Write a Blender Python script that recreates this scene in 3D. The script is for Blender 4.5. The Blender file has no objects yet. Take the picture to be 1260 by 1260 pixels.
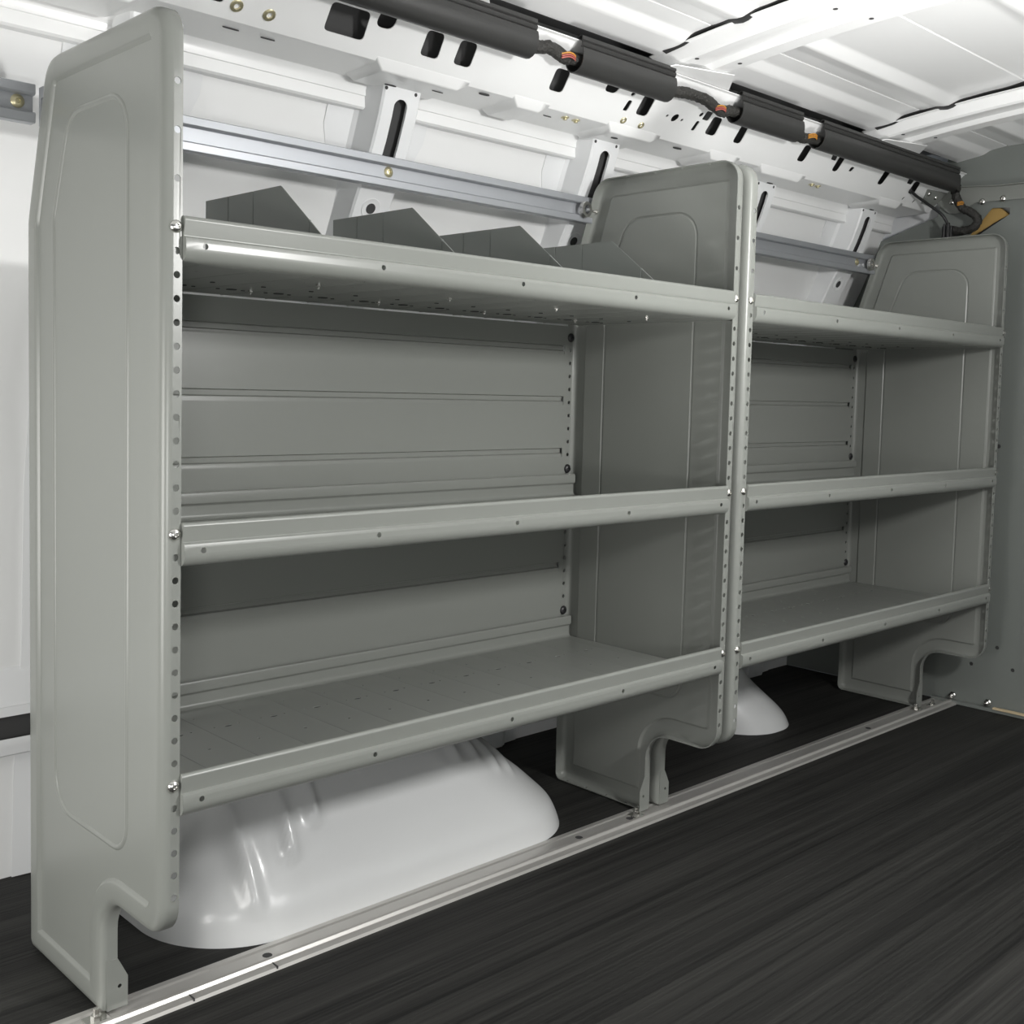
import bpy, bmesh, math, random
from mathutils import Vector, Matrix
from mathutils.geometry import tessellate_polygon
random.seed(7)
S = 0.0254                       # the model is laid out in inches
SC = bpy.context.scene
COL = SC.collection

# ------------------------------------------------------------------ materials
def mat(name, col, rough=0.5, metal=0.0, spec=0.5, bump=None, coat=0.0, colvar=None, aniso=None):
    m = bpy.data.materials.new(name); m.use_nodes = True
    nt = m.node_tree; b = nt.nodes['Principled BSDF']
    b.inputs['Base Color'].default_value = (*col, 1)
    b.inputs['Roughness'].default_value = rough
    b.inputs['Metallic'].default_value = metal
    b.inputs['Specular IOR Level'].default_value = spec
    b.inputs['Coat Weight'].default_value = coat
    b.inputs['Coat Roughness'].default_value = 0.15
    tc = nt.nodes.new('ShaderNodeTexCoord')
    if bump:
        sc, strength, dist = bump[:3]
        n = nt.nodes.new('ShaderNodeTexNoise'); n.inputs['Scale'].default_value = sc
        n.inputs['Detail'].default_value = 3
        mp = nt.nodes.new('ShaderNodeMapping')
        if len(bump) > 3: mp.inputs['Scale'].default_value = bump[3]
        nt.links.new(tc.outputs['Object'], mp.inputs['Vector']); nt.links.new(mp.outputs[0], n.inputs['Vector'])
        bp = nt.nodes.new('ShaderNodeBump'); bp.inputs['Strength'].default_value = strength; bp.inputs['Distance'].default_value = dist
        nt.links.new(n.outputs['Fac'], bp.inputs['Height']); nt.links.new(bp.outputs[0], b.inputs['Normal'])
    if colvar:
        sc, col2, lo, hi = colvar[:4]
        n = nt.nodes.new('ShaderNodeTexNoise'); n.inputs['Scale'].default_value = sc; n.inputs['Detail'].default_value = 5
        mp = nt.nodes.new('ShaderNodeMapping')
        if len(colvar) > 4: mp.inputs['Scale'].default_value = colvar[4]
        nt.links.new(tc.outputs['Object'], mp.inputs['Vector']); nt.links.new(mp.outputs[0], n.inputs['Vector'])
        r = nt.nodes.new('ShaderNodeMapRange'); r.inputs[1].default_value = lo; r.inputs[2].default_value = hi
        nt.links.new(n.outputs['Fac'], r.inputs[0])
        mx = nt.nodes.new('ShaderNodeMix'); mx.data_type = 'RGBA'
        mx.inputs[6].default_value = (*col, 1); mx.inputs[7].default_value = (*col2, 1)
        nt.links.new(r.outputs[0], mx.inputs[0]); nt.links.new(mx.outputs[2], b.inputs['Base Color'])
    return m

GREY = mat('grey_powder_coat', (0.246, 0.256, 0.237), 0.29, spec=0.5, bump=(900, .05, .0004))
GREYD = mat('grey_bulkhead_paint', (0.19, 0.205, 0.192), 0.45, bump=(500, .05, .0005))
DIV = mat('grey_divider_paint', (0.235, 0.25, 0.235), 0.42)
WHITE = mat('white_van_paint', (0.87, 0.875, 0.87), 0.30, spec=0.5, coat=0.25)
WHITEU = mat('white_primer_paint', (0.82, 0.83, 0.835), 0.36, spec=0.5)
ARCH = mat('arch_white_shaded', (0.69, 0.70, 0.70), 0.27, coat=.3)  # the van's white, darkened in colour for the light falloff at the arches
BLUEW = mat('bluish_white_paint', (0.62, 0.66, 0.68), 0.35)
ALU = mat('brushed_aluminium', (0.42, 0.435, 0.46), 0.46, .6, bump=(60, .15, .0006, (0.03, 3, 3)))
ALUF = mat('aluminium_floor_track', (0.58, 0.565, 0.54), 0.40, .6, bump=(90, .15, .0005, (0.02, 3, 3)))
ZINC = mat('zinc_plated_steel', (0.78, 0.77, 0.74), 0.22, 1.0)
BRASS = mat('yellow_zinc', (0.60, 0.55, 0.36), 0.35, 0.8)
BLACK = mat('black_plastic', (0.022, 0.022, 0.023), 0.42)
COVER = mat('charcoal_trim_plastic', (0.030, 0.030, 0.029), 0.42)
TAPE = mat('woven_black_tape', (0.030, 0.029, 0.026), 0.55, bump=(260, 1.0, .004))
RED = mat('red_wire', (0.40, 0.10, 0.08), 0.5)
ORANGE = mat('orange_wire', (0.55, 0.25, 0.04), 0.5)
FOAM = mat('tan_cardboard', (0.46, 0.30, 0.10), 0.8)
MASTIC_GAP = mat('black_mastic_and_gap_shade', (0.02, 0.02, 0.02), 0.5)
WOOD = mat('pale_wood', (0.62, 0.50, 0.32), 0.7)
DARK = mat('dark_hole_shade', (0.05, 0.05, 0.05), 0.8)  # painted shade for holes, slots and cavities; joint lines use it too

def rubber():
    m = bpy.data.materials.new('ribbed_black_rubber'); m.use_nodes = True
    nt = m.node_tree; b = nt.nodes['Principled BSDF']; b.inputs['Roughness'].default_value = 0.7
    b.inputs['Specular IOR Level'].default_value = 0.35
    tc = nt.nodes.new('ShaderNodeTexCoord')
    def noise(scale, mp_s, det=4):
        mp = nt.nodes.new('ShaderNodeMapping'); mp.inputs['Scale'].default_value = mp_s
        n = nt.nodes.new('ShaderNodeTexNoise'); n.inputs['Scale'].default_value = scale; n.inputs['Detail'].default_value = det
        nt.links.new(tc.outputs['Object'], mp.inputs[0]); nt.links.new(mp.outputs[0], n.inputs['Vector']); return n
    a = noise(1, (.35, 48, 1)); c = noise(1, (2.2, 210, 1), 5); w = noise(1, (.9, 13, 1), 3)
    ad = nt.nodes.new('ShaderNodeMath'); ad.operation = 'ADD'; nt.links.new(a.outputs[0], ad.inputs[0]); nt.links.new(c.outputs[0], ad.inputs[1])
    a2 = nt.nodes.new('ShaderNodeMath'); a2.operation = 'ADD'; nt.links.new(ad.outputs[0], a2.inputs[0]); nt.links.new(w.outputs[0], a2.inputs[1])
    r = nt.nodes.new('ShaderNodeValToRGB')
    r.color_ramp.elements[0].position = .40; r.color_ramp.elements[0].color = (.006, .006, .0055, 1)
    r.color_ramp.elements[1].position = .64; r.color_ramp.elements[1].color = (.036, .0355, .0325, 1)
    dv = nt.nodes.new('ShaderNodeMath'); dv.operation = 'DIVIDE'; dv.inputs[1].default_value = 3
    nt.links.new(a2.outputs[0], dv.inputs[0]); nt.links.new(dv.outputs[0], r.inputs[0]); nt.links.new(r.outputs[0], b.inputs['Base Color'])
    bp = nt.nodes.new('ShaderNodeBump'); bp.inputs['Strength'].default_value = .5; bp.inputs['Distance'].default_value = .0015
    nt.links.new(c.outputs[0], bp.inputs['Height']); nt.links.new(bp.outputs[0], b.inputs['Normal'])
    return m
RUBBER = rubber()

# ------------------------------------------------------------------ mesh helpers
class MB:
    def __init__(s): s.v = []; s.f = []
    def add(s, vs, fs):
        o = len(s.v); s.v += [tuple(v) for v in vs]; s.f += [tuple(i + o for i in f) for f in fs]
    def quad(s, a, b, c, d): s.add([a, b, c, d], [(0, 1, 2, 3)])
    def box(s, x0, x1, y0, y1, z0, z1):
        s.add([(x, y, z) for x in (x0, x1) for y in (y0, y1) for z in (z0, z1)],
              [(0, 1, 3, 2), (4, 6, 7, 5), (0, 4, 5, 1), (2, 3, 7, 6), (0, 2, 6, 4), (1, 5, 7, 3)])
    def ext(s, prof, x0, x1, closed=False, xs=None, mp=None):
        """sweep a profile of (y, z) points along x"""
        xs = xs or [x0, x1]; n = len(prof); mp = mp or (lambda x, y, z: (x, y, z))
        vs = [mp(x, y, z) for x in xs for y, z in prof]; fs = []
        for k in range(len(xs) - 1):
            for i in range(n if closed else n - 1):
                j = (i + 1) % n; fs.append((k*n + i, k*n + j, (k+1)*n + j, (k+1)*n + i))
        if closed: fs += [tuple(range(n)), tuple(range((len(xs)-1)*n, len(xs)*n))]
        s.add(vs, fs)
    def fill(s, loops, mp):
        """flat region with holes; loops are 2D, the first is the outer one"""
        tris = tessellate_polygon([[Vector((p[0], p[1], 0)) for p in l] for l in loops])
        s.add([mp(*p) for l in loops for p in l], [tuple(t) for t in tris])
    def loft(s, loops, skip=()):
        n = len(loops[0])
        fs = [(k*n+i, k*n+(i+1) % n, (k+1)*n+(i+1) % n, (k+1)*n+i) for k in range(len(loops)-1) for i in range(n) if (k, i) not in skip]
        s.add([p for l in loops for p in l], fs)
    def lathe(s, c, ax, prof, n=14):
        """prof: (radius, height along ax)"""
        c = Vector(c); ax = Vector(ax).normalized(); u = ax.orthogonal().normalized(); w = ax.cross(u)
        vs = [c + ax*h + (u*math.cos(2*math.pi*i/n) + w*math.sin(2*math.pi*i/n))*r for r, h in prof for i in range(n)]
        fs = [(k*n+i, k*n+(i+1) % n, (k+1)*n+(i+1) % n, (k+1)*n+i) for k in range(len(prof)-1) for i in range(n)]
        fs += [tuple(range(n)), tuple(range((len(prof)-1)*n, len(prof)*n))]
        s.add(vs, fs)
    def tube(s, pts, r, n=10, wob=0.0, sub=6):
        P = []; pts = [Vector(p) for p in pts]
        for i in range(len(pts)-1):
            p0 = pts[max(i-1, 0)]; p1 = pts[i]; p2 = pts[i+1]; p3 = pts[min(i+2, len(pts)-1)]
            for k in range(sub):
                t = k/sub
                P.append(.5*((2*p1)+(p2-p0)*t+(2*p0-5*p1+4*p2-p3)*t*t+(3*p1-p0-3*p2+p3)*t**3))
        P.append(pts[-1]); vs = []
        for i, p in enumerate(P):
            d = (P[min(i+1, len(P)-1)]-P[max(i-1, 0)]).normalized()
            u = d.cross(Vector((0.13, .2, 1))).normalized(); w = d.cross(u)
            for k in range(n):
                a = 2*math.pi*k/n; rr = r*(1+wob*random.uniform(-1, 1)); vs.append(p+(u*math.cos(a)+w*math.sin(a))*rr)
        m = len(P)
        fs = [(i*n+k, i*n+(k+1) % n, (i+1)*n+(k+1) % n, (i+1)*n+k) for i in range(m-1) for k in range(n)]
        fs += [tuple(range(n)), tuple(range((m-1)*n, m*n))]
        s.add(vs, fs)
    def build(s, name, material, parent=None, loc=(0, 0, 0), thick=0, sharp=32, bevel=0, off=0, extra=None):
        """coordinates are room inches; loc is the object's origin in the room"""
        me = bpy.data.meshes.new(name); bm = bmesh.new()
        po = parent['_o'] if parent is not None else (0, 0, 0)
        base = loc if parent is None else po
        vs = [bm.verts.new(((x-base[0])*S, (y-base[1])*S, (z-base[2])*S)) for x, y, z in s.v]
        for f in s.f:
            if len(set(f)) < 3: continue
            try: bm.faces.new([vs[i] for i in f])
            except ValueError: pass
        bmesh.ops.remove_doubles(bm, verts=bm.verts, dist=2e-6)
        if extra:
            ev = [bm.verts.new(((x-base[0])*S, (y-base[1])*S, (z-base[2])*S)) for x, y, z in extra[0].v]
            for f in extra[0].f: bm.faces.new([ev[i] for i in f]).material_index = 1
        bmesh.ops.recalc_face_normals(bm, faces=bm.faces)
        for f in bm.faces: f.smooth = True
        for e in bm.edges:
            if len(e.link_faces) != 2 or e.calc_face_angle(0) > math.radians(sharp): e.smooth = False
        bm.to_mesh(me); bm.free()
        me.materials.append(material)
        if extra: me.materials.append(extra[1])
        o = bpy.data.objects.new(name, me); COL.objects.link(o)
        if parent is not None: o.parent = parent
        else: o.location = tuple(c*S for c in loc)
        o['_o'] = tuple(float(c) for c in base)
        if bevel:
            b = o.modifiers.new('b', 'BEVEL'); b.width = bevel*S; b.segments = 2; b.limit_method = 'ANGLE'; b.angle_limit = math.radians(40)
            b.harden_normals = False
        if thick:
            m = o.modifiers.new('t', 'SOLIDIFY'); m.thickness = thick*S; m.offset = off
        wn = o.modifiers.new('w', 'WEIGHTED_NORMAL'); wn.keep_sharp = True; wn.weight = 80; wn.mode = 'FACE_AREA'
        return o

def circ(cx, cy, r, n=10, ry=None): return [(cx+r*math.cos(2*math.pi*i/n), cy+(ry or r)*math.sin(2*math.pi*i/n)) for i in range(n)]
def rquad(pts, r=.22, n=4):
    """rounded-corner polygon"""
    out = []; m = len(pts)
    for i in range(m):
        p = Vector(pts[i]); a = (Vector(pts[i-1])-p); b = (Vector(pts[(i+1) % m])-p)
        rr = min(r, a.length*.45, b.length*.45); a = a.normalized()*rr; b = b.normalized()*rr
        for k in range(n+1):
            t = k/n; q = p+a*(1-t)**2+b*t**2; out.append((q.x, q.y))
    return out
def tag(o, label=None, cat=None, group=None, kind=None):
    if label: o['label'] = label
    if cat: o['category'] = cat
    if group: o['group'] = group
    if kind: o['kind'] = kind
    return o
def thing(name, label, cat, loc, group=None):
    o = bpy.data.objects.new(name, None); COL.objects.link(o); o.empty_display_size = .05
    o.location = tuple(c*S for c in loc); o['_o'] = tuple(float(c) for c in loc)
    return tag(o, label, cat, group)
def struct(mb, name, material, loc=(0, 0, 0), **k):
    return tag(mb.build(name, material, loc=loc, **k), kind='structure')

# ------------------------------------------------------------------ outlines with fillets that can be inset
def outline(poly, d=0.0, n=7):
    """poly: [(a, b, r)] counter-clockwise; returns the inset loop and, per sample, nothing else"""
    m = len(poly); P = [Vector((p[0], p[1])) for p in poly]
    area = sum(P[i].x*P[(i+1) % m].y-P[(i+1) % m].x*P[i].y for i in range(m)); sg = 1 if area > 0 else -1
    out = []
    for i in range(m):
        p = P[i]; a = (p-P[i-1]).normalized(); b = (P[(i+1) % m]-p).normalized()
        na = Vector((-a.y, a.x))*sg; nb = Vector((-b.y, b.x))*sg
        cr = (a.x*b.y-a.y*b.x)*sg; k = 1+na.dot(nb); q = p+(na+nb)*d/k
        r = poly[i][2]; r = max(r-d, .04) if cr > 0 else r+d
        ang = math.acos(max(-1, min(1, a.dot(b)))); t = r*math.tan(ang/2)
        s0 = q-a*t; s1 = q+b*t
        c = s0+(na if cr > 0 else -na)*r
        v0 = s0-c
        for j in range(n+1):
            th = ang*j/n*(1 if cr > 0 else -1)*sg
            v = Vector((v0.x*math.cos(th)-v0.y*math.sin(th), v0.x*math.sin(th)+v0.y*math.cos(th)))
            out.append((c.x+v.x, c.y+v.y))
    return out

D0 = 15.05
PANEL = [(0, 46.0, 1.35), (0, 5.95, 1.5), (6.15, 5.95, 1.9), (6.15, .12, .12), (D0, .12, .5), (D0, 38.3, 3.0), (12.5, 46.0, 1.6)]
BEAD = [(3.55, 43.1, 1.9), (3.55, 8.55, 1.5), (12.0, 8.55, 2.0), (12.0, 38.2, 1.6), (10.1, 43.1, 1.9)]
ZB = (12.82, 23.82, 36.82)          # bolt heights of the three shelves
NS = 7
def end_panel(unit, web_x, sgn, label=None):
    """pressed side panel: web in a y-z plane, flange turned towards the shelves (sgn = +1: to +x)"""
    mb = MB(); X = lambda x: web_x+sgn*x
    prof = [(0, .84), (0, .38), (.05, .2), (.2, .06), (.46, 0), (1.1, 0), (1.2, .07), (1.3, .18)]
    loops = [[(X(x), y, z) for y, z in outline(PANEL, d, NS)] for d, x in prof]
    n = len(loops[0]); M = len(PANEL)
    # straight runs of the flange that carry holes: after corner i comes the run i -> i+1
    runs = {0: [12.82+k*1.0 for k in range(-5, 25)] + [38.82, 40.82, 42.82], 4: [12.5+.0+k for k in range(0, 23)], 3: [8.0, 10.0, 12.0, 14.0], 6: [2.5, 4.8, 7.2, 9.8]}
    skip = set()
    for i in range(M):
        if i in runs: skip.add((0, i*(NS+1)+NS))
    mb.loft(loops, skip)
    out = outline(PANEL, 0, NS)
    for i, cs in runs.items():
        a = Vector(out[i*(NS+1)+NS]); b = Vector(out[((i+1)*(NS+1)) % n]); L = (b-a).length; d = (b-a)/L
        if i in (0, 4): ts = [(Vector((a.x, c))-a).dot(d) for c in cs]
        else: ts = [(Vector((c, a.y))-a).dot(d) for c in cs]
        r = .155 if i == 0 else (.14 if i == 4 else .12)
        holes = [circ(t, .60 if i != 4 else .56, r, 10) for t in ts if .3 < t < L-.3]
        mp = lambda t, x, a=a, d=d: (X(x), (a+d*t).x, (a+d*t).y)
        mb.fill([[(0, .38), (L, .38), (L, .84), (0, .84)]]+holes, mp)
    # web with a raised bead line
    bead = [(0, .18), (.06, .12), (.13, .10), (.20, .12), (.26, .18)]
    wl = outline(PANEL, 1.3, NS)
    mb.fill([wl, outline(BEAD, 0, NS)], lambda y, z: (X(.18), y, z))
    mb.loft([[(X(x), y, z) for y, z in outline(BEAD, d, NS)] for d, x in bead])
    mb.fill([outline(BEAD, .26, NS)], lambda y, z: (X(.18), y, z))
    o = mb.build('end_panel', GREY, unit, thick=.06, sharp=40)
    if label: o['label'] = label
    # flared foot plate at the bottom of the leg
    mb = MB(); fx = [(.3, .13), (1.35, .13), (1.35, 1.6), (1.0, 2.3), (.84, 2.6), (.3, 2.6)]
    mb.fill([fx, circ(.95, 1.2, .11)], lambda x, z: (X(x), 6.13, z))
    mb.build('foot_plate', GREY, unit, thick=.07)
    return o

def bolt(unit, x, y, z, name='bolt', m=None, r=.27, ax=(0, -1, 0)):
    mb = MB()
    mb.lathe((x, y, z), ax, [(r*1.02, 0), (r, .05), (r*.8, .12), (r*.5, .165), (r*.36, .17), (r*.30, .08), (.01, .08)], 16)
    return mb.build(name, m or ZINC, unit, sharp=50)

def shelf(unit, x0, x1, zb):
    a, b = x0+.25, x1-.25; W = x1-x0; mb = MB()
    dz = zb-1.42
    # deck: panels between shallow cross grooves, with fixing holes
    gs = []; g = x0+1.85
    while g < x1-1.2: gs.append(g); g += 2.92
    edges = [a]+gs+[b]; hw = .045
    for k in range(len(edges)-1):
        p = edges[k]+(hw if k else 0); q = edges[k+1]-(hw if k < len(edges)-2 else 0)
        holes = []
        if q-p > 2:
            c = (p+q)/2-.1
            holes = [circ(c, 10.35, .26, 12, .13), circ(c-.75, 10.5, .07, 8), circ(c+.75, 10.45, .07, 8), circ(c+.15, 7.35, .1, 8), circ(c, 3.2, .08, 8), circ(c-.9, 12.6, .07, 8)]
        mb.fill([[(p, .45), (q, .45), (q, 14.3), (p, 14.3)]]+holes, lambda x, y: (x, y, dz))
        if k < len(edges)-2:
            e = edges[k+1]
            mb.ext([(.45, 0), (14.3, 0)], 0, 0, xs=[0, 1, 2], mp=lambda i, y, z, e=e: (e+(-hw, 0, hw)[i], y, dz-(0, .035, 0)[i]))
    # front lip
    l, r = x0+.88, x1-.88
    low = [(.45, -1.42), (.2, -1.42), (-.04, -1.37), (-.2, -1.24), (-.29, -1.08), (-.31, -.95)]
    up = [(-.31, -.55), (-.29, -.46), (-.22, -.41), (-.13, -.38), (-.115, -.33), (-.2, .30), (-.19, .38), (-.12, .45), (-.02, .475), (.08, .44), (.12, .36), (.12, .28)]
    mb.ext([(y, zb+z) for y, z in low], l, r); mb.ext([(y, zb+z) for y, z in up], l, r)
    hs = [x0+1.75+k*(W-3.5)/4 for k in range(5)]
    mb.fill([[(l, zb-.95), (r, zb-.95), (r, zb-.55), (l, zb-.55)]]+[circ(h, zb-.74, .13, 12) for h in hs], lambda x, z: (x, -.31, z))
    cap = low+[(-.31, -.75)]+up
    for e in (l, r): mb.fill([[(y, zb+z) for y, z in cap]+[(.4, zb+.28)]], lambda y, z, e=e: (e, y, z))
    # back lip
    bk = [(14.3, -1.42), (14.5, -1.38), (14.62, -1.25), (14.64, -1.1), (14.64, -.62), (14.6, -.52), (14.46, -.42), (14.44, -.3), (14.44, .08), (14.5, .18), (14.66, .2)]
    mb.ext([(y, zb+z) for y, z in bk], a, b)
    k = MB()  # dark discs set in the deck holes, standing in for their shade
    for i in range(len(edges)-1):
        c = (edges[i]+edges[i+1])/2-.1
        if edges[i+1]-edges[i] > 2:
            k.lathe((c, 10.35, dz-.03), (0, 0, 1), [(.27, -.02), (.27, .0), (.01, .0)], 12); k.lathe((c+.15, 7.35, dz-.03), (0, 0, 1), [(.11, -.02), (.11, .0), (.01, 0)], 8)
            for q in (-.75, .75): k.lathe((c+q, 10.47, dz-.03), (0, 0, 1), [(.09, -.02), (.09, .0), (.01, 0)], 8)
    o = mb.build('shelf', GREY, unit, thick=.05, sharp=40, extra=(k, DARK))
    # end tabs behind the uprights' flanges
    for s0, s1 in ((x0+.27, x0+.95), (x1-.95, x1-.27)):
        t = MB(); t.box(s0, s1, .10, .15, zb-1.35, zb+.42); t.build('end_tab', GREY, o)
        t = MB(); t.box(s0, s1, 14.72, 14.78, zb-1.35, zb+.15); t.build('end_tab', GREY, o)
    return o

def back_panel(unit, x0, x1):
    mb = MB(); l, r = x0+1.35, x1-1.35; Y = 14.88
    ribs = [33.45, 29.6, 25.65, 20.75, 16.85]
    pr = [(Y, 35.3)]
    for z in ribs: pr += [(Y, z+.40), (Y+.24, z+.34), (Y+.25, z+.02), (Y+.05, z-.06), (Y+.05, z-.2), (Y, z-.36)]
    pr += [(Y, 12.2)]
    mb.ext(pr, l, r)
    for p, q in ((x0+.95, l), (r, x1-.95)): mb.ext([(Y, 35.3)]+[(Y, z+d) for z in ribs for d in (.40, -.36)]+[(Y, 12.2)], p, q)
    return mb.build('back_panel', GREY, unit, thick=.04, sharp=30)

def shelving_unit(x0, x1, label, shift_lab):
    u = thing('shelving_unit', label, 'shelving unit', (x0, 8, 0), 'grey steel shelving units along the van wall')
    end_panel(u, x0, 1); end_panel(u, x1, -1)
    for z in ZB: shelf(u, x0, x1, z)
    back_panel(u, x0, x1)
    for z in ZB:
        for x in (x0+.55, x1-.55): tag(bolt(u, x, -.03, z), 'shiny round-headed bolt')
    for z in (34.44, 24.44, 13.44):
        for x in (x0+.72, x1-.72):
            tag(bolt(u, x, 14.86, z, 'bolt', BLACK, .34), 'black domed bolt')
    # small caster-like clamp bolt at the foot of each panel
    for x in (x0+.55, x1-.55):
        tag(bolt(u, x, 6.7, .2, 'bolt', ZINC, .24, (0, 0, 1)), 'foot bolt on the floor track')
    return u

W1, GAP, W2 = 41.2, .62, 41.74
XA, XB = 0.0, W1+GAP; XE = XB+W2
shelving_unit(XA, W1, 'near grey steel shelving unit with three shelves, triangular dividers on its top shelf', 0)
shelving_unit(XB, XE, 'far grey steel shelving unit with three shelves, beside the grey bulkhead, no dividers on top', 1)

# ------------------------------------------------------------------ dividers standing on the top shelf
dz = ZB[2]-1.38
prof = [(14.1, dz), (14.1, 40.45), (13.9, 40.5), (6.35, 40.5), (6.2, 40.42), (.9, 36.45), (.85, dz)]
dl = ['dark grey peaked sheet-steel shelf divider nearest the tall pale end panel',
      'dark grey peaked shelf divider, second from the tall pale end panel',
      'dark grey peaked shelf divider, third from the tall pale end panel',
      'dark grey peaked shelf divider nearest the middle upright, thin light rib lines on it']
for i, X in enumerate((9.55, 18.14, 26.62, 35.2)):
    t = thing('shelf_divider', dl[i], 'shelf divider', (X, 7, dz), 'triangular dividers on the top shelf')
    mb = MB()
    # shallow vertical folds across the sheet
    ys = [.85, 3.6, 3.66, 3.72, 6.2, 6.35, 8.95, 9.01, 9.07, 11.55, 11.61, 11.67, 13.9, 14.1]
    def top(y): return min(40.5, 36.45+(y-.9)*(40.45-36.45)/(6.25-.9)) if y > .9 else 36.4
    xo = {3.66: .07, 9.01: .07, 11.61: .07, 6.2: 0.0}
    vs = []; fs = []
    for y in ys: x = X+xo.get(y, 0); vs += [(x, y, dz), (x, y, top(y))]
    for k in range(len(ys)-1): fs.append((2*k, 2*k+1, 2*k+3, 2*k+2))
    mb.add(vs, fs); mb.build('divider_panel', DIV, t, thick=.05, sharp=12)
    mb = MB()
    mb.box(X+.03, X+.75, 1.1, 14.0, dz+.01, dz+.05); mb.build('foot_flange', DIV, t)
    for y in (3.4, 9.9):
        mb = MB(); mb.lathe((X+.4, y, dz-.02), (0, 0, -1), [(.07, -.1), (.07, .04), (.15, .05), (.15, .14), (.07, .17), (.07, .28)], 8); tag(mb.build('screw', ZINC, t), 'screw end poking below the shelf')

# ------------------------------------------------------------------ floor, bulkhead, shell
mb = MB(); mb.box(-46, 87.9, -58, 27, -.6, 0); struct(mb, 'floor', RUBBER, (20, -10, 0))

# aluminium track on the floor
t = thing('floor_track', 'long aluminium track on the black floor under the shelving feet', 'floor track', (40, 5.5, 0))
mb = MB()
pr = [(7.05, 0), (7.0, .07), (6.62, .10), (6.55, .06), (6.5, .03), (5.3, .03), (5.24, .06), (5.2, .34), (5.05, .40), (4.9, .38), (4.8, .22), (4.35, .16), (4.28, 0)]
mb.ext(pr, -14, 87.2, closed=True); mb.build('track_rail', ALUF, t, sharp=25)
for x in (9.0, 33.3, 38.6, 72.5):
    mb = MB(); mb.lathe((x, 5.95, .025), (0, 0, 1), [(.01, .012), (.26, .012), (.27, .005)], 14); tag(mb.build('track_hole_shade', DARK, t), 'dark disc standing in for the shade of a hole in the track')
for x in (8.6, 3.9):
    mb = MB(); mb.box(x-.03, x+.03, 4.27, 4.83, .1, .235); tag(mb.build('track_joint', DARK, t), 'dark joint line')
for x, y in ((-.3, 5.9), (39.4, 6.0), (82.0, 6.0), (84.6, 5.6)):
    mb = MB(); mb.box(x-.55, x+.55, y-.42, y+.42, .04, .12); mb.lathe((x, y, .12), (0, 0, 1), [(.26, 0), (.26, .2), (.14, .22), (.14, .5), (.02, .52)], 6)
    tag(mb.build('clamp_bolt', ZINC, t, sharp=30), 'shiny clamp with a bolt')

# ---- left wall skin behind the shelving
wallp = [(24.5, 0), (24.3, 5), (23.6, 8), (22.9, 13), (22.6, 16), (22.4, 22), (21.8, 29), (20.6, 34.5), (19.0, 38.5), (17.3, 42), (16.0, 45), (15.0, 47.75), (14.7, 49.6), (14.0, 51.6), (12.5, 53)]
mb = MB(); mb.ext(wallp, -46, 87.9); struct(mb, 'wall_left', WHITE, (20, 20, 0), thick=.1, sharp=60, off=0)

# belt member low on that wall with oval openings, seen past the tall end panel and below the shelves
mb = MB()
holes = [rquad([(x, .45), (x+6.5, .45), (x+6.5, 1.75), (x, 1.75)], .5) for x in (-3.5, 24, 44.5)]
mb.fill([[(-46, 0), (79, 0), (79, 2.3), (-46, 2.3)]]+holes, lambda x, t: (x, 21.6+.06*t, 9.0+t))
mb.ext([(23.9, 8.2), (22.2, 8.3), (21.75, 8.5), (21.6, 9.0)], -46, 79)
mb.ext([(21.74, 11.3), (21.9, 11.5), (22.5, 13.0), (22.9, 13.4)], -46, 79)
struct(mb, 'trim_1', WHITEU, (20, 22, 9), thick=.08, sharp=35)

# ---- header rail above the ribs: slanted face with openings, underside, hanging panel
A = Vector((7.6, 51.6)); B = Vector((10.0, 49.55)); SL = (B-A).length; TV = (B-A)/SL
def hmap(x, t): p = A+TV*t; return (x, p.x, p.y)
H = [rquad(q, .35) for q in (
 [(13.75, .6), (16.33, .6), (16.74, 2.43), (14.05, 2.43)],
 [(20.41, .52), (21.7, .52), (22.16, 2.26), (20.79, 2.26)],
 [(22.96, .5), (24.3, .5), (24.72, 2.21), (23.36, 2.21)],
 [(31.09, .38), (32.41, .38), (32.86, 2.08), (31.57, 2.08)],
 [(39.96, .33), (41.17, .33), (41.6, 2.0), (40.37, 2.0)],
 [(48.1, .33), (49.21, .33), (49.79, 1.96), (48.51, 1.96)],
 [(51.69, .27), (52.6, .27), (53.2, 1.98), (52.2, 1.98)],
 [(60.82, .3), (61.85, .3), (62.41, 1.94), (61.36, 1.94)],
 [(66.33, .32), (67.3, .32), (67.85, 1.93), (66.98, 1.93)],
 [(74.31, .3), (75.38, .3), (75.89, 1.92), (74.99, 1.92)],
 [(80.36, .5), (81.47, .5), (82.21, 1.92), (80.95, 1.92)],
 [(5.6, .9), (7.3, .9), (8.0, 2.55), (6.2, 2.55)], [(-5, .7), (-2.4, .7), (-2, 2.4), (-4.7, 2.4)])]
H += [rquad(q, .5) for q in ([(16.85, .2), (18.1, .2), (18.15, 1.3), (16.95, 1.3)], [(36.05, -.1+.2), (37.35, .1), (37.35, 1.0), (36.15, 1.0)])]
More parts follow.
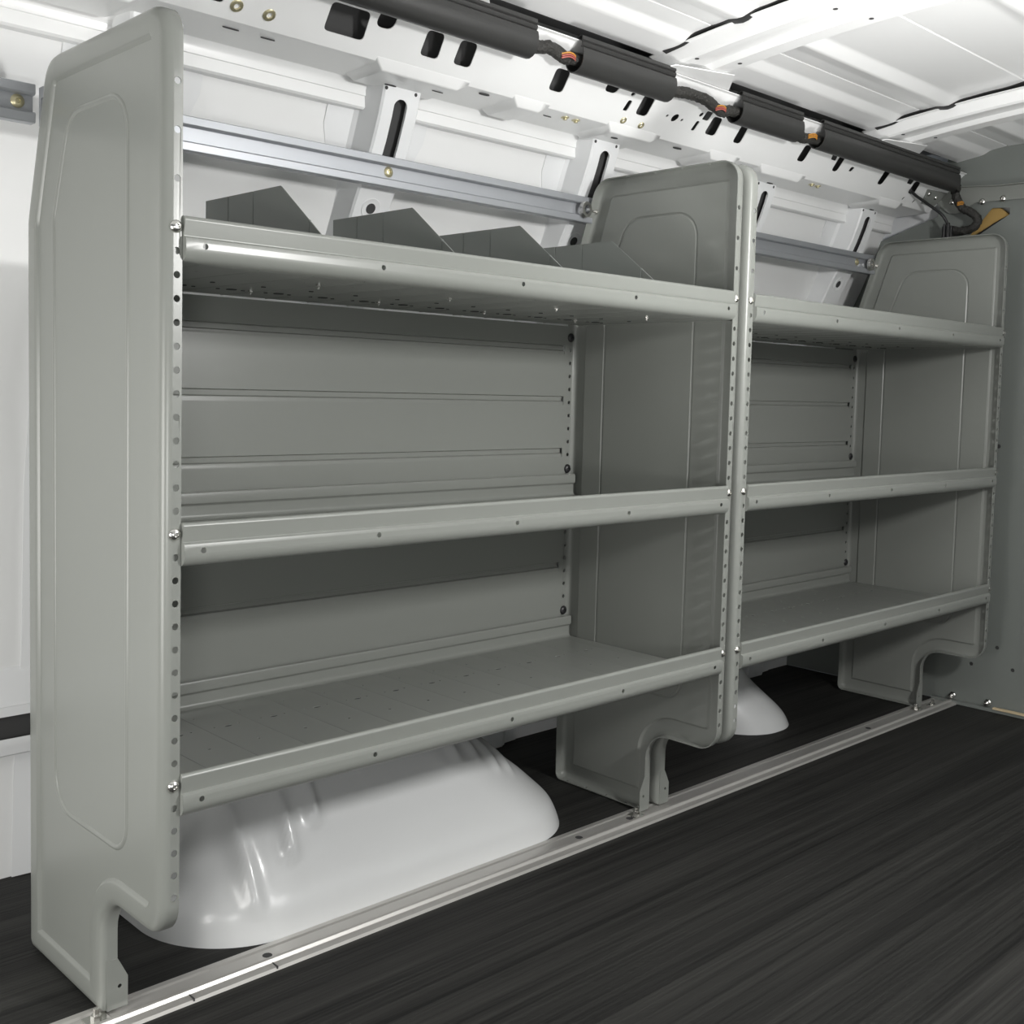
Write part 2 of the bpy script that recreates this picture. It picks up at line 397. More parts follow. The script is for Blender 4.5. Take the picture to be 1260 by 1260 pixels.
H += [rquad(q, .15) for q in ([(47.0, .1), (47.75, .1), (47.85, .9), (47.1, .9)], [(65.2, .35), (66.05, .35), (66.4, .95), (65.6, .95)], [(79.0, .42), (80.1, .42), (80.3, 1.0), (79.4, 1.0)],
      [(38.9, 1.1), (39.3, 1.1), (39.45, 2.0), (39.0, 2.0)], [(46.75, 1.1), (47.1, 1.1), (47.25, 2.0), (46.85, 2.0)], [(69.2, 1.0), (69.75, 1.0), (69.8, 1.5), (69.3, 1.5)],
      [(81.0, 2.4), (81.3, 2.4), (81.35, 2.8), (81.1, 2.8)], [(83.1, 2.4), (83.4, 2.4), (83.5, 2.8), (83.2, 2.8)])]
H += [circ(38.9, .57, .2), circ(44.39, 1.41, .33, 12, .36), circ(43.5, 1.42, .13), circ(45.22, 1.42, .13), circ(46.7, .55, .2)]
mb = MB()
mb.fill([[(-46, 0), (87.7, 0), (87.7, SL), (-46, SL)]]+H, hmap)
mb.ext([(6.35, 52.85), (6.6, 52.8), (7.5, 51.9), (7.6, 51.6)], -46, 87.7)
und = [(10.0, 49.55), (10.15, 49.42), (10.4, 49.38), (13.3, 49.3), (13.7, 49.25), (13.9, 49.05), (14.0, 48.8), (14.02, 48.45), (14.1, 48.42), (14.12, 47.75), (14.25, 47.65), (15.1, 47.7)]
mb.ext(und, -46, 87.7)
for x0, x1 in ((-4, 4), (18.2, 25.4), (29.3, 32.6), (38.6, 44.4), (50.6, 54.6), (57.6, 64.4), (77.4, 82)):
    a_, b_ = x0+.7, x1-.7
    e_ = lambda yy: [(9.92, 49.6), (yy, 49.45), (yy, 49.45), (13.3, 49.35), (13.72, 49.3)]
    f_ = [(9.92, 49.6), (10.32, 49.08), (10.5, 48.98), (13.3, 48.95), (13.72, 49.3)]
    rows = [(x0, e_(10.1)), (a_, f_), (b_, f_), (x1, e_(10.1))]
    mb.add([(x, y, z) for x, p in rows for y, z in p], [(k*5+q, k*5+q+1, (k+1)*5+q+1, (k+1)*5+q) for k in range(3) for q in range(4)])
ho = MB()
for x, y, z, rx, ry in ((27.2, 10.6, 49.30, .45, .16), (9.3, 11.1, 49.30, .5, .05), (11.6, 11.15, 49.30, .45, .05), (33.9, 11.5, 49.30, .4, .05), (23.9, 11.3, 48.93, .45, .05), (40.6, 11.2, 48.93, .35, .15), (47.6, 10.9, 49.30, .5, .16), (21.0, 12.35, 48.92, .45, .12), (62.3, 12.2, 48.92, .45, .12), (80.0, 12.2, 48.92, .4, .12)):
    ho.add([(x+rx*math.cos(k*math.pi/6), y+ry*math.sin(k*math.pi/6), z) for k in range(12)], [tuple(range(12))])
struct(mb, 'trim_2', WHITE, (20, 10, 50), thick=.06, sharp=30, extra=(ho, DARK))
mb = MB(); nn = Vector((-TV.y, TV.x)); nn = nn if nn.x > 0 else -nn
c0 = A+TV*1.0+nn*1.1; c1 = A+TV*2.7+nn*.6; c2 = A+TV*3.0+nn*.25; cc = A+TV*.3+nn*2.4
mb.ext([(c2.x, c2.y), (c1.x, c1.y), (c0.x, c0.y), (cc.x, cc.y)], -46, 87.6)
struct(mb, 'header_shade', DARK, (20, 10, 50.5), thick=.05)  # dark sheet added behind the openings to paint the shade inside the header
mb = MB(); mb.box(-46, 78.5, 22.2, 22.25, 9.1, 11.1); struct(mb, 'belt_slot_shade', DARK, (20, 22, 9))  # dark strip painting the shade behind the belt openings
# bolts and threaded bushings in the header
def bush(x, t, lab, m=BRASS, r=.36):
    p = A+TV*t; nrm = Vector((0, TV.y, -TV.x)); nrm = nrm if nrm.z < 0 else -nrm
    mb = MB(); mb.lathe((x, p.x, p.y), nrm, [(r, 0), (r, .08), (r*.85, .12), (r*.5, .12), (r*.45, .02), (.01, .02)], 14)
    h = MB(); h.lathe(tuple(Vector((x, p.x, p.y))+nrm*.05), nrm, [(r*.42, 0), (r*.42, .02), (.01, .02)], 12)
    tag(mb.build('threaded_bushing', m, loc=(x, p.x, p.y), sharp=40), lab, 'bushing', 'brassy bushings in the white header')
bush(8.7, 2.45, 'brassy bushing in the white header, nearer of the pair beside the tall end panel top')
bush(10.64, 2.45, 'brassy bushing in the white header, second of the pair beside the tall end panel top')
bush(39.76, 2.72, 'dull bushing under the pale grey slot in the white header', r=.27)
bush(41.72, 2.72, 'yellowish bushing below the dark opening in the white header, above the middle panel', r=.27)
for x, lab in ((35.07, 'small brass stud under the header before the second wall rib, first of two'), (36.15, 'small brass stud under the header before the second wall rib, second of two'),
               (66.9, 'small brass stud under the header near the far wall rib, first of two'), (67.9, 'small brass stud under the header near the far wall rib, second of two')):
    mb = MB(); mb.lathe((x, 10.9, 49.36), (0, 0, -1), [(.3, 0), (.3, .07), (.15, .1), (.15, .2), (.01, .22)], 12)
    tag(mb.build('stud', BRASS, loc=(x, 10.9, 49.36)), lab, 'stud', 'brass studs under the header')

# ---- wall ribs (hat sections bent with the wall)
rp = [(12.35, 49.35), (12.6, 48.3), (12.95, 47.2), (13.5, 45.8), (14.15, 44.4), (15.5, 42), (17.0, 39), (18.2, 35.5), (19.0, 31), (20.4, 24), (21.4, 14), (23.2, 6), (23.6, 0.02)]
rn = []
for i, p in enumerate(rp):
    a = Vector(rp[max(i-1, 0)]); b = Vector(rp[min(i+1, len(rp)-1)]); d = (b-a).normalized(); rn.append(Vector((-d.y, d.x)))
rib_labels = {5.8: 'white pressed wall rib hidden mostly behind the tall near end panel',
  22.1: 'white wall rib with long slot, behind the first two shelf dividers',
  41.3: 'white wall rib with long slot, meeting the rail end beside the middle panel',
  62.3: 'white wall rib just past the middle upright, partly hidden by it',
  80.2: 'white wall rib with long slot, beside the far end panel'}
for xc, lab in rib_labels.items():
    mb = MB(); hw = 1.45
    def R(i, x, dep): p = Vector(rp[i])+rn[i]*dep*-1; return (x, p.x, p.y)
    sgn = -1 if (Vector(rp[4])+rn[4]*-1).x < rp[4][0] else 1
    def R(i, x, dep): p = Vector(rp[i])+rn[i]*(-sgn*-1 if False else -1)*dep*sgn; return (x, p.x, p.y)
    top_w = lambda i: 1.0 + .25*max(0, 2-i)
    N = len(rp)
    # side faces + flanges
    for sd in (-1, 1):
        dp = [1.9, 1.9, 1.9, 1.9, 1.8, 1.8, 1.8, 1.8, 1.6, 1.5, 1.0, .6, .5]
        vs = []; fs = []
        for i in range(N):
            w = hw
            vs += [R(i, xc+sd*w, .12), R(i, xc+sd*(w-.12), 0), R(i, xc+sd*(w+.35), dp[i]-.25), R(i, xc+sd*(w+.6), dp[i]), R(i, xc+sd*(w+2.0+(.5 if i in (1, 2, 3) else 0)), dp[i]+.1)]
        for i in range(N-1):
            b = 5*i
            fs += [(b+1, b, b+5, b+6), (b, b+2, b+7, b+5), (b+2, b+3, b+8, b+7), (b+3, b+4, b+9, b+8)]
        mb.add(vs, fs)
    # front face, segment by segment, with the long slot between rows 1..4 and a hole below
    def face(i0, i1, holes):
        # param: s along path length
        L = [0]
        for i in range(i0, i1): L.append(L[-1]+(Vector(rp[i+1])-Vector(rp[i])).length)
        for k, i in enumerate(range(i0, i1)):
            mb.quad(R(i, xc-hw+.12, 0), R(i, xc+hw-.12, 0), R(i+1, xc+hw-.12, 0), R(i+1, xc-hw+.12, 0))
    # slotted zone: build as two side strips + caps around an open slot
    sw = .52
    for i in range(N-1):
        if i in (1, 2, 3):
            for s0, s1 in ((-hw+.12, -sw), (sw, hw-.12)):
                mb.quad(R(i, xc+s0, 0), R(i, xc+s1, 0), R(i+1, xc+s1, 0), R(i+1, xc+s0, 0))
            for s in (-sw, sw): mb.quad(R(i, xc+s, 0), R(i+1, xc+s, 0), R(i+1, xc+s, .16), R(i, xc+s, .16))
        else:
            mb.quad(R(i, xc-hw+.12, 0), R(i, xc-sw, 0), R(i+1, xc-sw, 0), R(i+1, xc-hw+.12, 0))
            mb.quad(R(i, xc-sw, 0), R(i, xc+sw, 0), R(i+1, xc+sw, 0), R(i+1, xc-sw, 0))
            mb.quad(R(i, xc+sw, 0), R(i, xc+hw-.12, 0), R(i+1, xc+hw-.12, 0), R(i+1, xc+sw, 0))
    # rounded slot top
    for sd in (-1, 1):
        P = [R(1, xc+sd*sw, 0)]; q0 = Vector(R(1, xc, 0)); q1 = Vector(R(2, xc, 0)); dn = (q1-q0).normalized()
        arc = [q0+dn*sw*(1-math.sin(a))+Vector((sd*sw*math.cos(a), 0, 0)) for a in [k*math.pi/2/5 for k in range(6)]]
        mb.add([Vector(R(1, xc+sd*sw, 0))]+arc, [(0, k+1, k+2) for k in range(5)])
    dk = MB()  # dark sheet added to paint the shade inside the slot
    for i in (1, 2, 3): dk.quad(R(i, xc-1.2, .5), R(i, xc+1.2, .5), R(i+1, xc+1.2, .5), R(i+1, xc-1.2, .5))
    t = thing('wall_rib', lab, 'wall rib', (xc, 20, 0), 'white ribs on the van wall')
    mb.build('rib_pressing', WHITEU, t, thick=.05, sharp=28)
    tag(dk.build('slot_shade', DARK, t, thick=.05), 'dark sheet standing in for the shade behind the slot')
    # hole ring below the rail; a dark disc stands in for its shade
    for i, fr in ((5, .05),):
        p = Vector(R(5, xc-.1, -.01))*(1-fr)+Vector(R(6, xc-.1, -.01))*fr
        nn = (Vector(R(5, xc, -1))-Vector(R(5, xc, 0))).normalized()
        mb = MB(); mb.lathe(p, nn, [(.75, 0), (.7, .07), (.5, .03), (.42, .02)], 18); mb.build('pressed_ring', WHITEU, t, sharp=60)
        mb = MB(); mb.lathe(p, nn, [(.36, .0), (.36, .035), (.01, .035)], 14); tag(mb.build('rib_hole_shade', DARK, t), 'dark disc standing in for the shade of a round hole')
    for dx, i in ((1.0, 0), (-1.3, 0), (.95, 4), (-.95, 4)):
        p = Vector(R(i, xc+dx, -.01)); p += (Vector(R(i+1, xc+dx, -.01))-p).normalized()*(.6 if i == 0 else -.15)
        nn = (Vector(R(i, xc, -1))-Vector(R(i, xc, 0))).normalized()
        mb = MB(); mb.lathe(p, nn, [(.12, 0), (.12, .02), (.01, .02)], 8); tag(mb.build('rib_hole_shade', DARK, t), 'small dark disc standing in for the shade of a hole')

# ---- aluminium cross rails fixed to the ribs
def cross_rail(x0, x1, lab, ends, mids):
    t = thing('cross_rail', lab, 'rail', ((x0+x1)/2, 13.9, 43.9), 'aluminium rails above the shelving')
    z = 43.9
    pr = [(13.98, z+.95), (13.42, z+.95), (13.36, z+.9), (13.34, z+.5), (13.42, z+.42), (13.72, z+.4), (13.72, z-.4), (13.42, z-.42), (13.34, z-.5), (13.36, z-.9), (13.42, z-.95), (13.98, z-.95)]
    mb = MB(); mb.ext(pr, x0, x1, closed=True); mb.build('rail_bar', ALU, t, sharp=25)
    for x in mids:
        mb = MB(); mb.lathe((x, 13.74, z+.05), (0, -1, 0), [(.34, 0), (.34, .06), (.24, .14), (.12, .16), (.1, .08), (.01, .08)], 14); tag(mb.build('bolt', BRASS, t), 'dull yellowish bolt')
    for x, sd in ends:
        e = MB(); n = 18; vs = []; fs = []
        c = Vector((x-sd*.85, 13.25, z-.05))
        for i in range(n):
            a = 2*math.pi*i/n
            for rr, h in ((.26, -.02), (.3, .3), (.5, .3), (.56, .0)): vs.append(c+Vector((rr*math.cos(a), -h, rr*math.sin(a)*1.15)))
        for i in range(n):
            for k in range(4): fs.append((i*4+k, ((i+1) % n)*4+k, ((i+1) % n)*4+(k+1) % 4, i*4+(k+1) % 4))
        e.add(vs, fs); tag(e.build('ring_nut', ZINC, t, sharp=50), 'shiny ring nut')
        e = MB(); e.lathe(c+Vector((0, 0, 0)), (sd, 0, 0), [(.13, .3), (.13, 1.1), (.27, 1.1), (.27, 1.35), (.12, 1.42)], 10); tag(e.build('clamp_bolt', ZINC, t, sharp=40), 'shiny bolt into the panel')
    return t
cross_rail(.25, 40.85, 'bright aluminium rail across the wall behind the four shelf dividers', ((40.7, 1),), (22.0,))
cross_rail(42.15, 83.3, 'brownish aluminium rail between the middle upright and the far end panel', ((82.9, 1),), (80.3,))
cross_rail(-30, -.15, 'short visible piece of aluminium rail outside the tall near end panel', (), (-.9,))

# ---- wheel arch
def arch(name, lab, xc, hx, yf, rings, rc, bumps, m, left_k=1.0):
    """rings: (height, inset of the ends, inset of the front)"""
    xc0 = xc; loops = []
    yb = 22.6
    def path(ix, iy, s):
        x_l = xc0-hx+ix*left_k; x_r = xc0+hx-ix; a = (x_r-x_l)/2; xc = (x_r+x_l)/2; f = yf+iy; L = []
        r = min(rc, a-.2)
        pts = [(xc-a, yb)]
        # left side, corner, front, corner, right side (samples fixed in number)
        nn = 40
        for k in range(nn): pts.append((xc-a, yb+(f+r-yb)*(k+1)/nn))
        for k in range(1, 41):
            th = math.pi+math.pi/2*k/40; pts.append((xc-a+r+r*math.cos(th), f+r+r*math.sin(th)))
        for k in range(1, 60): pts.append((xc-a+r+(2*a-2*r)*k/60, f))
        for k in range(0, 41):
            th = 1.5*math.pi+math.pi/2*k/40; pts.append((xc+a-r+r*math.cos(th), f+r+r*math.sin(th)))
        for k in range(nn): pts.append((xc+a, f+r+(yb-f-r)*(k+1)/nn))
        return pts
    base = path(0, 0, 0)
    for h, ix, iy in rings:
        P = path(ix, iy, 0); row = []
        for j, (x, y) in enumerate(P):
            dd = 0
            for bx, h0, h1, wd, am in bumps:
                if h0 < h < h1+1:
                    q = math.exp(-((x-bx)/wd)**2)*(1 if y < yf+iy+rc*.95 else 0)
                    e = min(1, (h-h0)/.8)*min(1, max(0, (h1+1-h)/.6)); dd += am*q*e
            row.append((x, y-dd*.75, h+dd*.65))
        loops.append(row)
    n = len(base); mb = MB(); fs = []
    for k in range(len(loops)-1):
        for i in range(n-1): fs.append((k*n+i, k*n+i+1, (k+1)*n+i+1, (k+1)*n+i))
    fs.append(tuple((len(loops)-1)*n+i for i in range(n)))
    mb.add([p for l in loops for p in l], fs)
    return tag(mb.build(name, m, loc=(xc, yf+6, 0), sharp=50), lab, 'wheel arch')
def interp(keys, n):
    out = []
    for i in range(n+1):
        h = keys[0][0]+(keys[-1][0]-keys[0][0])*i/n
        for a, b in zip(keys, keys[1:]):
            if a[0] <= h <= b[0]+1e-9:
                t = (h-a[0])/(b[0]-a[0]); t2 = t; out.append((h, a[1]+(b[1]-a[1])*t2, a[2]+(b[2]-a[2])*t2)); break
    return out
def smooth(keys, n):
    r = interp(keys, n)
    for _ in range(6):
        r = [r[0]]+[(r[i][0], (r[i-1][1]+2*r[i][1]+r[i+1][1])/4, (r[i-1][2]+2*r[i][2]+r[i+1][2])/4) for i in range(1, len(r)-1)]+[r[-1]]
    return r
K = [(0, 0, 0), (.5, .1, .1), (1.7, .7, .25), (1.9, .9, .5), (3.5, 2.6, 1.0), (5.5, 5.1, 1.8), (7.5, 8.0, 3.1), (9.0, 10.6, 4.9), (10.0, 12.8, 7.4), (10.6, 14.6, 10.5)]
arch('wheel_arch', 'large white painted wheel arch with pressed flutes under the near shelving unit', 20.6, 15.4, 6.98, smooth(K, 60), 6.0,
     [(9.3, 1.2, 9.9, .5, .5), (11.9, 3.4, 9.9, .45, .5), (13.8, 4.8, 9.9, .4, .45), (17.6, 6.9, 9.9, .35, .3), (21.6, 7.4, 9.9, .35, .3), (25.2, 6.0, 9.9, .4, .34), (27.2, 5.6, 9.9, .4, .36), (28.8, 4.6, 8.8, .4, .36), (30.4, 4.0, 7.8, .4, .34)], ARCH, .42)
K2 = [(0, 0, 0), (1.0, .25, .25), (2, 1.2, 1.1), (4, 3.0, 2.8), (7, 4.5, 4.4), (10, 5.1, 5.4), (11.2, 5.3, 6.6)]
arch('wheel_arch', 'smaller white rounded hump on the floor under the far shelving unit', 65.2, 4.5, 10.75, smooth(K2, 40), 4.2, [], ARCH, -.4)

# ---- ceiling: skin with long pressed ridges, crossmembers
def crown(y): return 1.75*(1-((y+16)/23.5)**2)
def skin_z(y): return 54.15+crown(y)
mb = MB(); pr = []
pr += [(12.9, 52.7), (12.2, 54.3), (11.0, 55.35), (10.0, 55.3), (9.1, 54.95), (7.62, 54.45), (7.5, skin_z(7.5)+.05)]
y = 7.4
ridge = [(7.4, -.06), (5.2, -.04), (4.8, .0), (4.2, .22), (3.9, .26), (2.6, .27), (2.5, .4), (2.4, .25), (1.4, .14), (1.0, .1), (.3, -.08), (-.1, -.08), (-.9, .22), (-1.3, .27), (-6.3, .3), (-6.42, .42), (-6.55, .3), (-11.3, .3), (-12.2, 0), (-13, 0), (-13.9, .3), (-18.5, .3), (-19.4, 0), (-20, 0), (-20.9, .3), (-26.5, .3), (-27.4, 0), (-28, 0), (-28.9, .3), (-37, .3), (-41.5, 0)]
def ridge_at(yv):
    for (a, p), (b, q) in zip(ridge, ridge[1:]):
        if b <= yv <= a: return p+(q-p)*(a-yv)/(a-b)
    return 0
pr += [(yy, skin_z(yy)+d) for yy, d in ridge] + [(-44, 53), (-48, 51)]
mb.ext(pr, -46, 87.9); struct(mb, 'ceiling', WHITE, (20, -16, 54), thick=.05, sharp=30)
mb = MB(); mb.ext([(9.1, 54.85), (10.0, 55.2), (11.0, 55.2)], -46, 87.6); struct(mb, 'roof_gap_shade', MASTIC_GAP, (20, 9.8, 55), thick=.04)  # black strip painted in for the shade of the gap above the header

def crossmember(x0, lab, wid=5.6):
    t = thing('roof_crossmember', lab, 'roof crossmember', (x0+wid/2, -16, 53), 'white crossmembers under the roof')
    # section across x: (dx, dz above bottom)
    sec = [(0, 1.15), (.35, 1.1), (.75, .35), (.95, .22), (1.5, .20), (1.62, .32), (3.0, .34), (3.1, .2), (3.35, 0), (4.7, -.02), (4.95, .1), (5.2, .75), (wid, .95)]
    ys = [7.9-k*1.55 for k in range(32)]
    vs = [(x0+dx, yy, 52.95+crown(yy)+dz) for yy in ys for dx, dz in sec]; n = len(sec)
    mb = MB(); mb.add(vs, [(k*n+i, k*n+i+1, (k+1)*n+i+1, (k+1)*n+i) for k in range(len(ys)-1) for i in range(n-1)])
    mb.build('bow', WHITE, t, thick=.05, sharp=25)
    mb = MB()
    g = [(x0-.6, 7.6), (x0+wid+3.0, 7.6), (x0+wid+2.2, 6.7), (x0+wid-.2, 4.4), (x0+.2, 5.6)]
    mb.fill([g], lambda x, y: (x, y, 52.85+crown(y)-.02)); mb.build('gusset', WHITE, t, thick=.08)
    mb = MB(); vs = []
    for k, yy in enumerate(ys[1:]):
        pass
    yl = [6.6-k*.4 for k in range(118)]
    for k, yy in enumerate(yl):
        w = .14*math.sin(k*.33)+.1*math.sin(k*.71); z = skin_z(yy)+ridge_at(yy)-.06
        vs += [(x0-.1+w, yy, z), (x0+.3, yy, z-.08)]
    mb.add(vs, [(2*k, 2*k+1, 2*k+3, 2*k+2) for k in range(len(yl)-1)])
    tag(mb.build('sealant_bead', MASTIC_GAP, t, thick=.1), 'black sealant along the edge')
    mb = MB(); vs = []
    for k, yy in enumerate(ys[5:12]):
        q = math.sin(math.pi*k/6); vs += [(x0+wid-.1, yy, skin_z(yy)-.05), (x0+wid+.1+.6*q, yy, skin_z(yy)+.15)]
    mb.add(vs, [(2*k, 2*k+1, 2*k+3, 2*k+2) for k in range(6)])
    tag(mb.build('sealant_bead', MASTIC_GAP, t, thick=.15), 'black sealant along the edge')
    for dx, yy in ((1.2, 4.6), (1.25, -6), (4.0, 3.0), (3.9, -7)):
        mb = MB(); mb.lathe((x0+dx, yy, 52.95+crown(yy)+(.19 if dx < 2 else -.03)), (0, 0, -1), [(.16, 0), (.16, .03), (.01, .03)], 10); tag(mb.build('bow_hole_shade', DARK, t), 'small dark disc standing in for the shade of a hole')
crossmember(40.3, 'wide white roof crossmember meeting the header above the middle panel')
crossmember(69.9, 'white roof crossmember next to the grey bulkhead')
crossmember(16.3, 'white roof crossmember whose end peeks above the black cable cover')

# ---- cable covers and harness
cp = [(7.45, 51.7), (7.36, 51.35), (7.2, 51.08), (6.95, 50.9), (6.65, 50.86), (6.35, 50.95), (6.12, 51.12), (5.95, 51.4), (5.88, 51.7), (5.88, 52.0), (5.94, 52.3), (6.1, 52.42), (6.02, 52.5), (5.97, 52.66), (6.08, 52.78), (6.0, 52.86), (6.0, 53.05), (6.2, 53.13), (6.5, 53.0)]
cov = [(-30, 27.35, 'long charcoal cable cover under the header, from above the near panel'),
       (31.4, 41.0, 'short charcoal cable cover under the header, between the two red-wire gaps'),
       (49.0, 57.4, 'charcoal cable cover above the middle upright, before the orange wire gap'),
       (60.5, 85.4, 'long charcoal cable cover ending at the grey bulkhead corner')]
for x0, x1, lab in cov:
    mb = MB(); mb.ext(cp, x0, x1)
    o = tag(mb.build('cable_cover', COVER, loc=((x0+x1)/2, 6.6, 52), thick=.07, sharp=40), lab, 'cable cover', 'charcoal cable covers along the header')
t = thing('wiring_harness', 'taped black wiring harness running through the cable covers to the bulkhead corner', 'wiring harness', (56, 6.7, 51.7))
path = [(20, 6.7, 51.7), (27.5, 6.7, 51.7), (29, 6.6, 51.9), (30.6, 6.7, 51.6), (32, 6.7, 51.7), (41, 6.7, 51.7), (43, 6.6, 51.85), (45.5, 6.6, 51.8), (47.5, 6.8, 51.4), (49.3, 6.7, 51.7), (57.3, 6.7, 51.7), (58.5, 6.9, 51.4), (60.3, 6.8, 51.55), (70, 6.7, 51.7), (85, 6.7, 51.7),
        (85.7, 6.5, 50.6), (86.0, 5.9, 49.3), (86.1, 4.9, 48.7), (86.2, 4.35, 48.0), (86.2, 4.7, 47.3), (86.2, 5.7, 47.05), (86.3, 6.9, 47.2)]
mb = MB(); mb.tube(path, .4, 10, .14, 8); mb.build('sleeve', TAPE, t, sharp=70)
for c, m, nm in (((30.6, 6.15, 51.6), RED, 'red'), ((47.0, 6.25, 51.45), RED, 'red'), ((59.6, 6.25, 51.6), ORANGE, 'orange'), ((85.75, 5.75, 49.6), ORANGE, 'orange')):
    for k in range(3):
        x, y, z = c; mb = MB(); o_ = (k-1)*.13
        mb.tube([(x-.75, y+.15, z+o_-.1), (x-.2, y-.02, z+o_+.06), (x+.3, y, z+o_), (x+.7, y+.35, z+o_*.5)], .05, 6, 0, 4); tag(mb.build('wire', m if k < 2 else ORANGE, t), nm+' wire' if k < 2 else 'orange wire')
mb = MB(); mb.tube([(80.7, 8.6, 50.5), (82.0, 8.7, 50.2), (84.0, 8.4, 49.6), (85.6, 7.6, 48.6), (86.0, 7.1, 47.4), (86.2, 7.0, 46.7)], .14, 8)
tag(mb.build('cable', BLACK, loc=(84, 8, 49), sharp=60), 'thin black cable looping from the last header opening to the corner clip', 'cable')
mb = MB(); mb.box(85.7, 87.72, 6.7, 7.7, 46.0, 47.6); mb.box(85.5, 85.8, 6.9, 7.15, 46.2, 47.9); mb.box(85.5, 85.8, 7.3, 7.5, 46.2, 47.8)
tag(mb.build('cable_clip', BLACK, loc=(86.2, 7.2, 46.6), bevel=.06), 'black clip holding the cables at the top of the far end panel', 'clip')

# ---- bulkhead
mb = MB()
hol = [circ(1.78, 26.1, .22), circ(.85, 6.33, .2), circ(3.33, 4.25, .2), circ(-.76, 4.4, .2), circ(-6, 18, .2)]
tri = rquad([(3.7, 49.25), (1.95, 49.15), (1.92, 48.5), (4.84, 46.75), (5.8, 46.75)], .12)
mb.fill([[(25.5, .05), (-58, .05), (-58, 57), (8.2, 57), (8.6, 51.6), (9.2, 48.9), (16.5, 46.5), (22.5, 40), (25.5, 30)], tri]+hol, lambda y, z: (87.8, y, z))
struct(mb, 'wall_front', GREYD, (87.8, -10, 0), thick=.1)
mb = MB(); mb.box(89.3, 89.4, -58, 27, 0, 57); struct(mb, 'trim_5', WHITEU, (89.3, 0, 0))
mb = MB(); [mb.box(87.9, 88.0, y-.35, y+.35, z-.35, z+.35) for y, z in ((1.78, 26.1), (.85, 6.33), (3.33, 4.25), (-.76, 4.4), (-6, 18))]; struct(mb, 'bulkhead_hole_shade', DARK, (87.9, 0, 0))  # dark plates behind the bulkhead holes, standing in for their shade
mb = MB(); mb.ext([(0, 0)], 0, 0)
t = thing('bulkhead_bracket', 'grey bolted bracket along the top of the bulkhead', 'bracket', (87.4, 2, 50.5))
mb = MB()
mb.fill([rquad([(9.3, 50.3), (7.9, 49.1), (6.9, 49.0), (5.2, 49.9), (-30, 49.2), (-30, 51.0), (3.0, 51.2), (8.0, 51.6)], .15)], lambda y, z: (87.45, y, z))
mb.ext([(-30, 51.05), (3.0, 51.25), (8.0, 51.65)], 86.9, 87.45)
mb.build('bracket_plate', GREY, t, thick=.08)
mb = MB(); pl = [(83.4, .9), (87.2, .7), (87.2, 2.6), (84.6, 2.5), (84.2, 1.9)]
nh = Vector((-TV.y, TV.x)); nh = nh if nh.x < 0 else -nh
mb.fill([pl], lambda x, q: (x, (A+TV*q+nh*.12).x, (A+TV*q+nh*.12).y)); mb.build('header_tab', GREY, t, thick=.08)
for x, q in ((84.3, 1.3), (86.0, 1.5)):
    p = A+TV*q+nh*.14; tag(bolt(t, x, p.x, p.y, 'bolt', ZINC, .24, (0, nh.x, nh.y)), 'small bolt')
for y, z in ((4.51, 49.9), (2.5, 50.0), (-1.5, 50.0), (7.6, 50.2)):
    tag(bolt(t, 87.4, y, z, 'bolt', ZINC, .3, (-1, 0, 0)), 'shiny bolt')
mb = MB(); mb.add([(88.3, 1.6, 48.1), (88.3, 3.9, 49.9), (88.3, 6.4, 47.0), (88.3, 5.2, 46.2), (89.1, 1.6, 48.1), (89.1, 3.9, 49.9), (89.1, 6.4, 47.0), (89.1, 5.2, 46.2)],
                  [(0, 1, 2, 3), (4, 5, 6, 7), (0, 1, 5, 4), (1, 2, 6, 5), (2, 3, 7, 6), (3, 0, 4, 7)])
tag(mb.build('foam_strip', FOAM, loc=(88.7, 4, 48), bevel=.1), 'ochre foam strip showing through the opening at the bulkhead top', 'foam')
mb = MB(); mb.tube([(88.05, 1.6, 48.45), (88.05, 3.0, 47.9), (88.05, 5.3, 46.6)], .18, 8)
tag(mb.build('rubber_edging', BLACK, loc=(88.05, 3, 47.8)), 'dark rubber edging under the ochre foam strip', 'edging')
# sill strip at the foot of the bulkhead
mb = MB(); mb.ext([(-40, .02), (-40, .35), (7.0, .35), (7.0, .02)], 87.1, 87.7, closed=True)
struct(mb, 'baseboard_front', GREYD, (87.4, 0, .1), bevel=.03)
mb = MB(); mb.box(86.95, 87.4, -20, .65, .36, .52); tag(mb.build('wooden_strip', WOOD, loc=(87.2, -9, .44)), 'tan strip lying along the foot of the grey bulkhead', 'strip')
for x, y, lab in ((87.6, 4.95, 'shiny bolt at the bulkhead foot beside the floor track end'), (87.6, 1.36, 'shiny bolt at the bulkhead foot beside the tan strip')):
    mb = MB(); mb.lathe((x, y, .75), (-1, 0, 0), [(.36, 0), (.36, .12), (.25, .2), (.25, .5), (.12, .6)], 10)
    tag(mb.build('bolt', ZINC, loc=(x, y, .75), sharp=40), lab, 'bolt', 'bolts at the bulkhead foot')

# ---- opposite wall, seen only from elsewhere and in reflections
mb = MB(); mb.ext([(-57, 0), (-57, 40), (-55, 46), (-51, 50.5), (-46, 52.5)], -46, 87.9)
struct(mb, 'wall_right', WHITEU, (20, -57, 0), thick=.1, sharp=60)

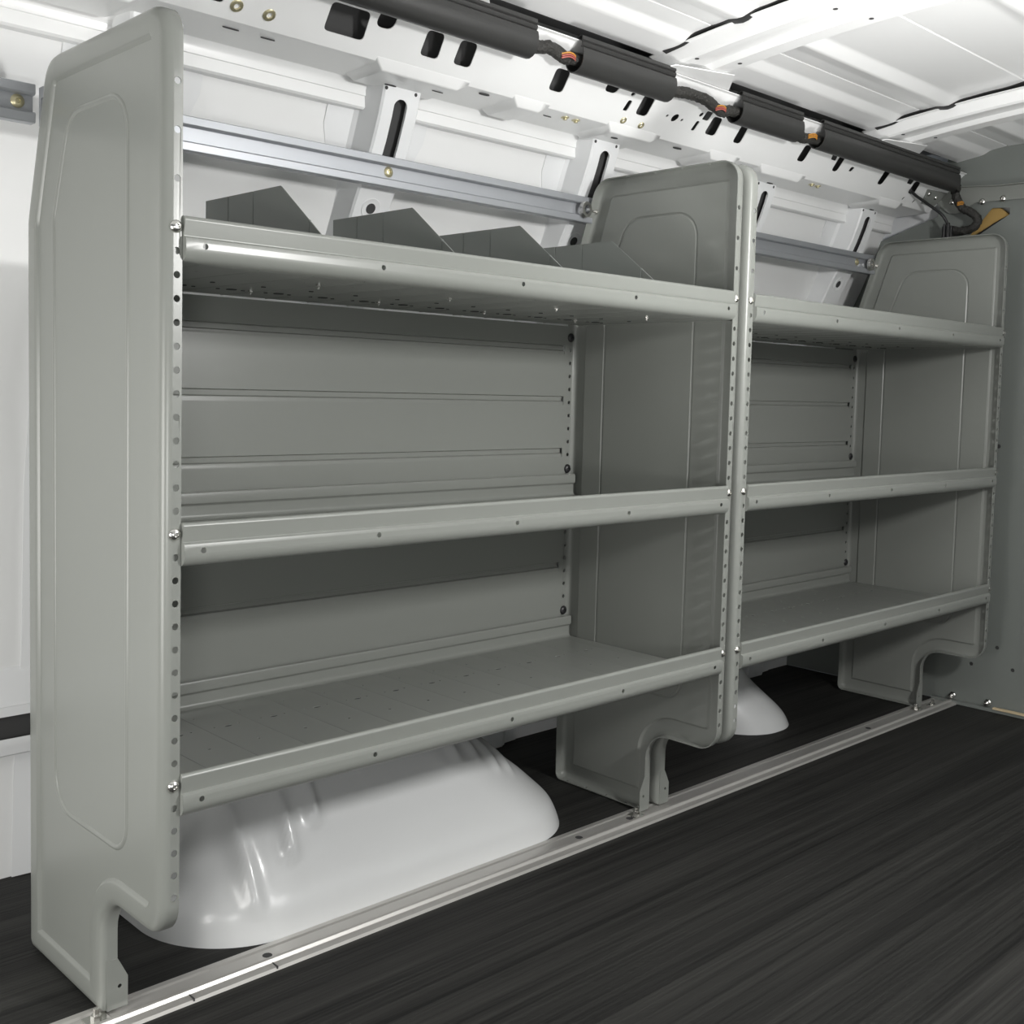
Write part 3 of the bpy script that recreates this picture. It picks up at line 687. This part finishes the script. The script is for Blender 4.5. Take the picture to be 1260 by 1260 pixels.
# ------------------------------------------------------------------ camera
cX, cY, cZ = -21.967095101981425, -44.288524170911906, 30.32383928721905
yaw, pit, rol, f, cx, cy = 0.8027931847187827, -0.06833209366382931, 0.025769534629854752, 1378.4824079025648, 636.6385982079547, 574.9694033782332
cam = bpy.data.cameras.new('camera'); co = bpy.data.objects.new('camera', cam); COL.objects.link(co)
fw = Vector((math.cos(yaw)*math.cos(pit), math.sin(yaw)*math.cos(pit), math.sin(pit)))
r = Vector((math.sin(yaw), -math.cos(yaw), 0)); u = r.cross(fw)
R_ = r*math.cos(rol)+u*math.sin(rol); U_ = -r*math.sin(rol)+u*math.cos(rol)
M = Matrix((R_, U_, -fw)).transposed().to_4x4(); M.translation = Vector((cX, cY, cZ))*S
co.matrix_world = M
cam.sensor_width = 36; cam.lens = 36*f/1260
cam.shift_x = -(cx-630)/1260; cam.shift_y = (cy-630)/1260; cam.clip_start = .02
SC.camera = co

# ------------------------------------------------------------------ light
def area(name, loc, target, size, power, col=(1, 1, 1), sy=None, spread=180):
    l = bpy.data.lights.new(name, 'AREA'); l.energy = power; l.color = col; l.size = size*S; l.spread = math.radians(spread)
    if sy: l.shape = 'RECTANGLE'; l.size_y = sy*S
    o = bpy.data.objects.new(name, l); COL.objects.link(o); o.location = Vector(loc)*S
    o.rotation_euler = (Vector(target)-Vector(loc)).to_track_quat('-Z', 'Y').to_euler()
    return o
area('work_light', (32, -51, 43.5), (34, 10, 30), 6, 15.5, (1, .99, .975))
area('camera_flash', (-27, -47, 22.5), (25, 10, 35), 5, 4.2, (1, .99, .97))
area('ceiling_fill', (28, -31, 12), (40, -22, 54), 16, 6.4, (1, .995, .98), spread=95)  # added unseen lamp, brightens the ceiling in place of bounced light
area('rear_fill', (-43, -8, 20), (0, 8, 16), 24, 11.5, (1, .985, .95))  # added unseen fill from the open rear, brightens the near end panel
w = bpy.data.worlds.new('world'); SC.world = w; w.use_nodes = True
w.node_tree.nodes['Background'].inputs[0].default_value = (.85, .92, 1, 1)
w.node_tree.nodes['Background'].inputs[1].default_value = .12
for o in bpy.data.objects:
    if '_o' in o: del o['_o']
SC.view_settings.view_transform = 'Standard'; SC.view_settings.look = 'None'
SC.view_settings.gamma = 1; SC.view_settings.use_curve_mapping = False
SC.view_settings.exposure = 0.0
